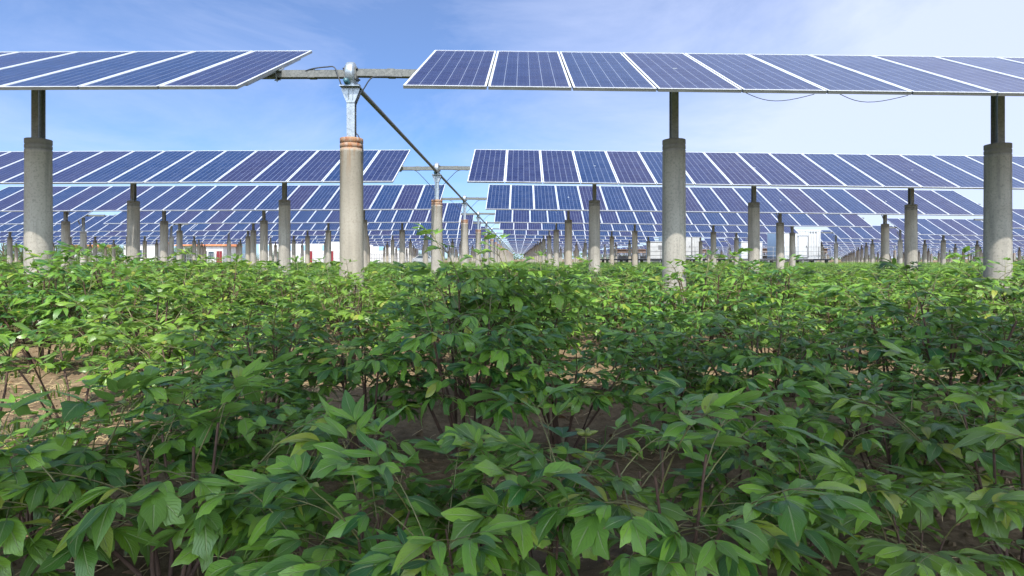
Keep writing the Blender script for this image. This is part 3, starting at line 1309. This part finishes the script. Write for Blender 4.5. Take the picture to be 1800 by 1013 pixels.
RW = {3: 'third', 4: 'fourth', 5: 'fifth', 6: 'sixth', 7: 'seventh', 8: 'eighth', 9: 'ninth', 10: 'tenth', 11: 'eleventh', 12: 'twelfth', 13: 'thirteenth', 14: 'fourteenth', 15: 'fifteenth'}
byrow = {}
for c_ in cand[:NIND]:
    byrow.setdefault(c_[2], []).append(c_[1])
byrow[3] = byrow[3] + [at(826, 3.75), at(925, 4.0)]
for k_ in byrow:
    byrow[k_].sort()
UNITS = ORD[1:20]
TENS = ['', '', 'twenty', 'thirty', 'forty', 'fifty']


def nth(i):
    if i == 0:
        return 'leftmost'
    i += 1
    if i < 20:
        return (['', 'first'] + ORD[2:20])[i]
    if i % 10 == 0:
        return {2: 'twentieth', 3: 'thirtieth', 4: 'fortieth', 5: 'fiftieth'}[i // 10]
    return TENS[i // 10] + '-' + (['', 'first'] + ORD[2:20])[i % 10]


for i, (yy, xx, rw) in enumerate(cand[:NIND]):
    pool = PL0 if yy < 5.0 else PL1
    sc = rng.uniform(.74, 1.18) if yy < 12 else rng.uniform(.88, 1.08)
    if 4.5 < yy < 9.5:
        sc *= 1.30 if xx < -2.9 else (1.22 if xx > 1.1 else 1.08)
    elif yy > 9.5:
        sc *= 1.06
    q = byrow[rw].index(xx)
    lb = ('leftmost leafy peony shrub' if q == 0 else '%s leafy peony shrub from the left' % nth(q)) + ' in the %s planted row' % RW.get(rw, 'farther')
    put_plant(pool, rng.randrange(8), xx, yy, sc, rng.uniform(0, 6.28), lb, 'peony shrubs planted in rows')
# the rest of the field is one mass
base_pl = []
for k in range(5):
    fo, stf = make_plant(300 + k, 2, H=.68, W=.85, nstem=6, nleaf=4, size=.095, low=.5)
    base_pl.append((np.concatenate(fo.V), np.concatenate(fo.F), np.concatenate(fo.U), np.concatenate(fo.MI)))
Vs, Fs, Us, Ms, off = [], [], [], [], 0
near_pl = []
for k in range(2):
    fo, stf = make_plant(320 + k, 1, H=.72, W=.88, nstem=8, nleaf=6, size=.105, low=.4)
    near_pl.append((np.concatenate(fo.V), np.concatenate(fo.F), np.concatenate(fo.U), np.concatenate(fo.MI)))
for (yy, xx, rw) in cand[NIND:] + extra:
    V, F, U, Mi = near_pl[rng.randrange(2)] if yy < 9 else base_pl[rng.randrange(5)]
    a = rng.uniform(0, 6.28)
    s = rng.uniform(.92, 1.16)
    Rm = np.array([[math.cos(a), -math.sin(a), 0], [math.sin(a), math.cos(a), 0], [0, 0, 1]]) * s
    Vs.append(V @ Rm.T + np.array([xx, yy, 0]))
    Fs.append(F + off)
    Us.append(U)
    Ms.append(Mi)
    off += len(V)
o = np_mesh('peony_field', np.concatenate(Vs), np.concatenate(Fs), np.concatenate(Us), np.concatenate(Ms), [M_LEAF, M_PET])
tag(o, 'far mass of green peony shrubs below the solar rows', 'crop field', kind='stuff')

lf = Fol()
for _ in range(750):
    y = rng.uniform(1.6, 6.5)
    x = rng.uniform(-.92, .92) * (y + .3)
    V, F, U = TPL[1][rng.randrange(14)]
    a = rng.uniform(0, 6.28)
    d = np.array([math.cos(a), math.sin(a), rng.uniform(-.15, .3)])
    lf.put(V, F, U, frame_mat(np.array([x, y, gnoise(x, y) + .032]), d, rng.uniform(-1.2, 1.2), rng.uniform(.03, .08)), 0)
o = lf.build('leaf_litter', [simple('dead_leaf', (.17, .095, .045), .8, 0, .5, 9)])
tag(o, 'dry brown fallen leaves lying on the soil', 'fallen leaves', kind='stuff')
# five-pointed seed pods on a few plants
for (px, Y, z, lb) in ((610, 2.45, .58, 'star-shaped green seed pod standing at left of the middle shrub'), (1030, 1.75, .44, 'star-shaped green seed pod near the bottom centre soil')):
    m = MB()
    m.tube([(0, 0, -.12), (0, 0, 0)], .002, 5)
    for k in range(5):
        a = k * 1.2566
        d = Vector((math.cos(a), math.sin(a), .25))
        m.tube([d * .002, d * .012, d * .026, d * .036], [.003, .008, .006, .001], 6)
    t = m.build('seed_pod', M_POD, None, (at(px, Y), Y, z))
    tag(t, lb, 'seed pod')

# ------------------------------------------------------------------ container stations
M_WHITE = simple('white_container_paint', (.46, .47, .48), .45, 0, .12, 3)
M_CBLUE = simple('shaded_side_blue', (.42, .55, .68), .5, 0, .1, 3)  # bluish tone of the shaded left sides, put into the colour
M_BLACK = simple('platform_steel', (.05, .05, .055), .6)
M_DOORF = simple('door_seal', (.06, .065, .07), .5)
M_GREY = simple('rail_steel', (.22, .23, .25), .5)


def station(cx, cy, side, W_=4.0, cdx=.55, kdx=-3.75, kw=2.0):
    # platform
    t = empty('steel_platform', (cx, cy, 0))
    d = MB()
    d.box((-1.6, 0, .86), (9.6, 3.6, .14))
    d.build('deck', M_BLACK, t)
    lg = MB()
    lg.box((0, 0, .395), (.22, .22, .79))
    l0 = None
    for xx in (-6.0, -4.2, -2.2, -.2, 1.6, 2.9):
        for yy in (-1.5, 1.5):
            if l0 is None:
                l0 = lg.build('leg', M_BLACK, t, (xx, yy, 0))
            else:
                c = l0.copy()
                C.objects.link(c)
                c.location = (xx, yy, 0)
    rl = MB()
    for xx in np.arange(-6.35, 3.2, 1.05):
        rl.box((float(xx), -1.75, 1.48), (.04, .04, 1.10))
    for zz in (1.25, 1.62, 2.03):
        rl.box((-1.6, -1.75, zz), (9.5, .03, .035))
    rl.build('railing', M_GREY, t)
    tag(t, 'dark steel platform with railing under the %s white container' % side, 'platform')
    # container
    c = empty('shipping_container', (cx + cdx, cy + .1, .935))
    b = MB()
    D_, H_ = 2.4, 2.72
    n = 30
    for i in range(n):                       # corrugated long wall facing the camera
        x0_, x1_ = -W_ / 2 + .12 + (W_ - .24) * i / n, -W_ / 2 + .12 + (W_ - .24) * (i + 1) / n
        yy = -D_ / 2 + (.03 if i % 2 else 0)
        b.box(((x0_ + x1_) / 2, yy + .02, H_ / 2), (x1_ - x0_ - .012, .04, H_ - .3))
    b.box((0, .03, H_ / 2), (W_ - .02, D_ - .10, H_ - .02))
    for xx in (-1, 1):
        for yy in (-1, 1):
            b.box((xx * (W_ / 2 - .06), yy * (D_ / 2 - .06), H_ / 2), (.12, .125, H_))
    for zz in (.075, H_ - .075):
        b.box((0, -D_ / 2 + .05, zz), (W_ - .24, .11, .15))
    b.build('body', M_WHITE, c)
    dr = MB()
    dr.box((.35, -D_ / 2 - .035, 1.12), (.86, .05, 1.95))
    dro = dr.build('door', M_WHITE, c)
    df = MB()
    df.box((.35, -D_ / 2 - .03, 2.13), (.98, .05, .07))
    df.box((.82, -D_ / 2 - .03, 1.12), (.06, .05, 1.95))
    df.box((.35, -D_ / 2 - .03, .12), (.98, .05, .05))
    df.build('door_frame', M_DOORF, c)
    h = MB()
    h.box((.66, -D_ / 2 - .08, 1.15), (.06, .05, .18))
    h.build('handle', M_DOORF, dro)
    v = MB()
    for xx in (1.05, 1.3, 1.55):
        v.box((xx, -D_ / 2 - .012, H_ - .26), (.15, .03, .06))
    v.build('vent', M_DOORF, c)
    sd = MB()
    sd.box((-W_ / 2 - .02, 0, H_ / 2), (.03, D_ - .3, H_ - .35))
    sd.build('side_panel', M_CBLUE, c)
    tag(c, 'white corrugated shipping container on the %s' % side + ' steel platform', 'container')
    # transformer cabinet
    k = empty('electrical_cabinet', (cx + kdx, cy, .935))
    b = MB()
    b.box((0, 0, .78), (kw, 1.6, 1.56), 0, .02)
    b.box((0, 0, 1.60), (kw + .1, 1.7, .06), 0)
    b.build('housing', M_WHITE, k)
    dd = MB()
    for xx in (-.25 * kw, .25 * kw):
        dd.box((xx, -.81, .75), (.45 * kw, .03, 1.35))
    dd.build('door', M_WHITE, k)
    lv = MB()
    for zz in np.linspace(.9, 1.25, 6):
        lv.box((.25 * kw, -.835, float(zz)), (.3 * kw, .02, .03))
    lv.build('louvre', M_GREY, k)
    sp = MB()
    sp.box((-kw / 2 - .01, 0, .78), (.02, 1.4, 1.3))
    sp.build('side_panel', M_CBLUE, k)
    tag(k, 'white electrical cabinet left of the %s container on its platform' % side, 'cabinet')


station(14.2, 57.2, 'left', 3.35, 1.08, -1.27, 1.3)
station(25.6, 57.2, 'right')

# ------------------------------------------------------------------ far left: houses, trees, fence, long white building, car
M_WALLW = simple('white_plaster', (.52, .51, .49), .8, 0, .14, 1.5)
M_ORANGE = simple('orange_roof_tiles', (.48, .17, .07), .8, 0, .3, 2.5)
M_WIN = simple('dark_window', (.05, .07, .09), .2)
M_RED = simple('dark_red_paint', (.20, .02, .025), .5)
M_CYAN = simple('blue_glass_cladding', (.20, .36, .48), .25, 0, .15, 1)
M_BROWN = simple('brown_shed_roof', (.22, .15, .11), .8)


def house(x, y, w, h, rh, dpt, label, win=3, roofcol=None):
    t = empty('house', (x, y, 0))
    b = MB()
    b.box((0, 0, h / 2), (w, dpt, h))
    wl = b.build('wall', M_WALLW, t)
    r = MB()
    o = .35
    r.add([(-w / 2 - o, -dpt / 2 - o, h), (w / 2 + o, -dpt / 2 - o, h), (w / 2 + o, dpt / 2 + o, h), (-w / 2 - o, dpt / 2 + o, h), (-w / 2 + .6, 0, h + rh), (w / 2 - .6, 0, h + rh)],
          [(0, 1, 5, 4), (2, 3, 4, 5), (1, 2, 5), (3, 0, 4), (3, 2, 1, 0)])
    for k in range(int(w / .35)):          # raised tile ribs on the front slope
        xx = -w / 2 + .2 + k * .35
        u = .12
        r.tube([(xx, -dpt / 2 - o + .02, h + .03), (max(-w / 2 + .6, min(w / 2 - .6, xx)), -.05, h + rh)], .05, 5)
    r.build('roof', roofcol or M_ORANGE, t)
    for k in range(win):
        xx = -w / 2 + w * (k + .5) / win
        f = MB()
        f.box((xx, -dpt / 2 - .03, h * .52), (1.0, .08, 1.2))
        fo_ = f.build('window', M_WHITE, t)
        p = MB()
        p.box((xx, -dpt / 2 - .075, h * .52), (.84, .03, 1.04))
        p.build('pane', M_WIN, fo_)
    tag(t, label, 'house')


def atx(px, Y):
    return (px - 912) / FPX * Y


FY = 96.0
house(atx(262, 100), 100, 5.2, 3.5, 1.3, 5, 'small white house with orange tiled roof, left of the two tiled houses', 1)
house(atx(368, 100), 100, 7.5, 3.0, 1.6, 6, 'wider white house with orange tiled roof, behind the red gate posts', 2)
house(atx(160, 112), 112, 6.0, 3.0, 1.7, 6, 'low tiled house among the trees at far left', 2)
# glass clad block
t = empty('glass_block', (atx(402, 104), 104, 0))
b = MB()
b.box((0, 0, 2.1), (5.2, 5, 4.2))
b.build('wall', M_CYAN, t)
b = MB()
for k in range(4):
    b.box((-2.6 + k * 1.73, -2.53, 2.1), (.10, .06, 4.2))
for z in (1.4, 2.8, 4.17):
    b.box((0, -2.55, z), (5.2, .06, .10))
b.tube([(-2.5, -2.6, 4.1), (-.8, -2.6, .3)], .06, 6)
b.tube([(.8, -2.6, 4.1), (2.5, -2.6, .3)], .06, 6)
b.build('mullion', M_WHITE, t)
tag(t, 'pale blue glazed block with white bars right of the tiled houses', 'building')
# long white building
t = empty('white_building', (atx(600, 122), 122, 0))
b = MB()
b.box((0, 0, 2.3), (30, 8, 4.6))
b.build('wall', M_WALLW, t)
b = MB()
b.box((0, 0, 4.68), (30.6, 8.6, .16))
b.build('roof', M_WHITE, t)
for k in range(8):
    xx = -13 + k * 3.7
    f = MB()
    f.box((xx, -4.03, 3.1), (1.5, .08, 1.2))
    fo_ = f.build('window', M_WHITE, t)
    p = MB()
    p.box((xx, -4.08, 3.1), (1.3, .03, 1.0))
    p.build('pane', M_CYAN, fo_)
tag(t, 'long low white building behind the fence at left', 'building')
# fence with red posts
t = empty('fence', (0, 0, 0))
b = MB()
xa, xb = atx(325, 88), atx(760, 88)
n = 150
for k in range(n):
    x = xa + (xb - xa) * k / n
    b.box((x, 88, .95), (.06, .03, 1.5))
for z in (.3, 1.0, 1.65):
    b.box(((xa + xb) / 2, 88.03, z), (xb - xa, .03, .05))
b.build('bar', M_GREY, t)
for px in (300, 325, 362, 383, 388, 547, 584):
    q = MB()
    q.box((atx(px, 88), 88, 1.0), (.32 if px > 370 else .16, .16, 2.0))
    q.box((atx(px, 88), 88, 2.03), (.38 if px > 370 else .2, .2, .06))
    q.build('post', M_RED if px > 370 or px == 300 else M_BLACK, t)
tag(t, 'white barred fence with dark red posts beyond the posts at left', 'fence')


# trees
def tree(x, y, h, w, seed, label, lowc=.12):
    r = random.Random(seed)
    t = empty('tree', (x, y, 0))
    m = MB()
    m.tube([(0, 0, -.1), (.1, 0, h * .25), (0, .1, h * .5), (.1, 0, h * .8)], [.16, .13, .09, .04], 8)
    for k in range(6):
        a = k * 1.05 + r.random()
        z0 = h * r.uniform(.2, .55)
        m.tube([(0, 0, z0), (math.cos(a) * w * .22, math.sin(a) * w * .22, z0 + h * .14), (math.cos(a) * w * .4, math.sin(a) * w * .4, z0 + h * .2)], [.07, .05, .02], 6)
    m.build('trunk', M_BARK, t)
    fo = Fol()
    V, F, U = TPL[2][1]
    cl_ = []
    for k in range(46):
        a, b_ = r.uniform(0, 6.28), r.uniform(-1, 1)
        rr = r.uniform(.35, 1.) ** .6
        q = math.sqrt(1 - b_ * b_)
        cl_.append((math.cos(a) * q * rr * w * .5, math.sin(a) * q * rr * w * .5, h * (lowc + (1 - lowc) * (.5 + .46 * b_ * rr)), r.uniform(.25, .55)))
    for (cx, cy, cz, cr) in cl_:
        for _ in range(75):
            p = np.array([cx + r.gauss(0, cr * .55), cy + r.gauss(0, cr * .55), cz + r.gauss(0, cr * .42)])
            d = np.array([r.uniform(-1, 1), r.uniform(-1, 1), r.uniform(-.8, .5)])
            fo.put(V, F, U, frame_mat(p, d, r.uniform(-1, 1), r.uniform(.14, .26)), 0)
    fo.build('crown', [M_TREE], t)
    tag(t, label, 'tree', None)


tl = [(5, 84, 4.2, 3.4, 'leafy tree at the far left edge beyond the rows'), (38, 90, 3.8, 3.8, 'second broad tree from the left edge beyond the rows'),
      (70, 86, 3.6, 3.0, 'low tree behind the leftmost front post'), (98, 92, 3.9, 3.6, 'tree just right of the leftmost front post'),
      (128, 88, 3.9, 3.4, 'dark green tree right of the leftmost front post'), (150, 95, 3.4, 2.6, 'small tree left of the low tiled house'),
      (186, 96, 3.2, 2.4, 'small tree right of the low tiled house'), (205, 93, 3.6, 2.4, 'slim tree behind the second left post'),
      (318, 97, 3.4, 3.0, 'bushy tree between the two tiled houses'), (335, 94, 3.1, 2.0, 'small shrub-like tree by the red gate post'),
      (486, 92, 2.2, 1.6, 'small bush beside the fence, left of centre'), (232, 99, 3.2, 2.0, 'thin tree left of the small tiled house')]
for i, (px, Y, h, w, lb) in enumerate(tl):
    tree(atx(px, Y), Y, h, w, 40 + i, lb, .02)

# car, seen side-on behind the plants
t = empty('parked_car', (atx(748, 84), 84, 0))
b = MB()
b.prism([(-2.1, .35), (2.1, .35), (2.2, .6), (2.1, .85), (1.2, .98), (-1.5, 1.0), (-2.1, .9), (-2.2, .6)], -.85, .85)
b.prism([(-1.55, 1.0), (1.05, .98), (.45, 1.45), (-.85, 1.47)], -.68, .68)
b.build('body', simple('silver_car_paint', (.62, .65, .68), .25, .6, .05), t)
b = MB()
b.prism([(-1.3, 1.03), (.80, 1.02), (.38, 1.39), (-.80, 1.40)], -.70, -.685)
b.prism([(.62, 1.02), (1.10, 1.0), (.52, 1.43), (.44, 1.43)], -.60, .60)
b.build('window', M_WIN, t)
for xx in (-1.35, 1.35):
    for yy in (-.78, .78):
        w_ = MB()
        w_.lathe([(.001, -.1), (.2, -.1), (.32, -.09), (.33, 0), (.32, .09), (.2, .1), (.001, .1)], 20, 0, 'y', (xx, yy, .33))
        w_.build('wheel', M_DARK, t)
tag(t, 'silver car parked behind the posts, left of centre', 'car')

# open brown-roofed shed far behind the right containers
for sx_, sy_, ww, lb in ((34.5, 78, 9.0, 'open brown-roofed shed right of the right container'), (19.6, 84, 12.5, 'open brown-roofed shed between the two containers')):
    t = empty('shed', (sx_, sy_, 0))
    b = MB()
    b.box((0, 0, 1.98), (ww, 4, .42))
    b.box((0, 0, 2.22), (ww + .4, 4.4, .06))
    b.build('roof', M_BROWN, t)
    k = 0
    p0 = None
    for xx in np.arange(-ww / 2 + .2, ww / 2, 1.45):
        if p0 is None:
            q = MB()
            q.box((0, -1.8, .885), (.14, .14, 1.77))
            p0 = q.build('post', M_GREY, t, (float(xx), 0, 0))
        else:
            c = p0.copy()
            C.objects.link(c)
            c.location = (float(xx), 0, 0)
    b = MB()
    for z in (.6, .95, 1.3):
        b.box((0, -1.3, z), (ww, .05, .06))
    b.box((0, 1.0, .7), (ww - .6, .8, 1.3))
    b.build('rack', M_GREY, t)
    tag(t, lb, 'shed')

# low far wood on the horizon
fo = Fol()
V, F, U = TPL[2][2]
r = random.Random(5)
for _ in range(14000):
    x = r.uniform(-330, 330)
    hh = 3.6 + 1.6 * math.sin(x * .05) + 1.2 * math.sin(x * .21 + 2)
    p = np.array([x, 360 + r.uniform(-6, 6), r.uniform(.0, 1.) ** .7 * hh])
    d = np.array([r.uniform(-1, 1), r.uniform(-1, 1), r.uniform(-.8, .5)])
    fo.put(V, F, U, frame_mat(p, d, r.uniform(-1, 1), r.uniform(1.0, 2.0)), 0)
o = fo.build('distant_trees', [M_TREE])
tag(o, 'low line of far trees on the horizon', 'woodland', kind='stuff')

# prototypes that no row used
for p in list(protos.values()) + PL0 + PL1 + PLF + PLB + [head0, head1, head2] + list(sup.values()):
    if 'label' not in p:
        for ch in kids(p):
            for g in kids(ch):
                bpy.data.objects.remove(g)
            bpy.data.objects.remove(ch)
        bpy.data.objects.remove(p)
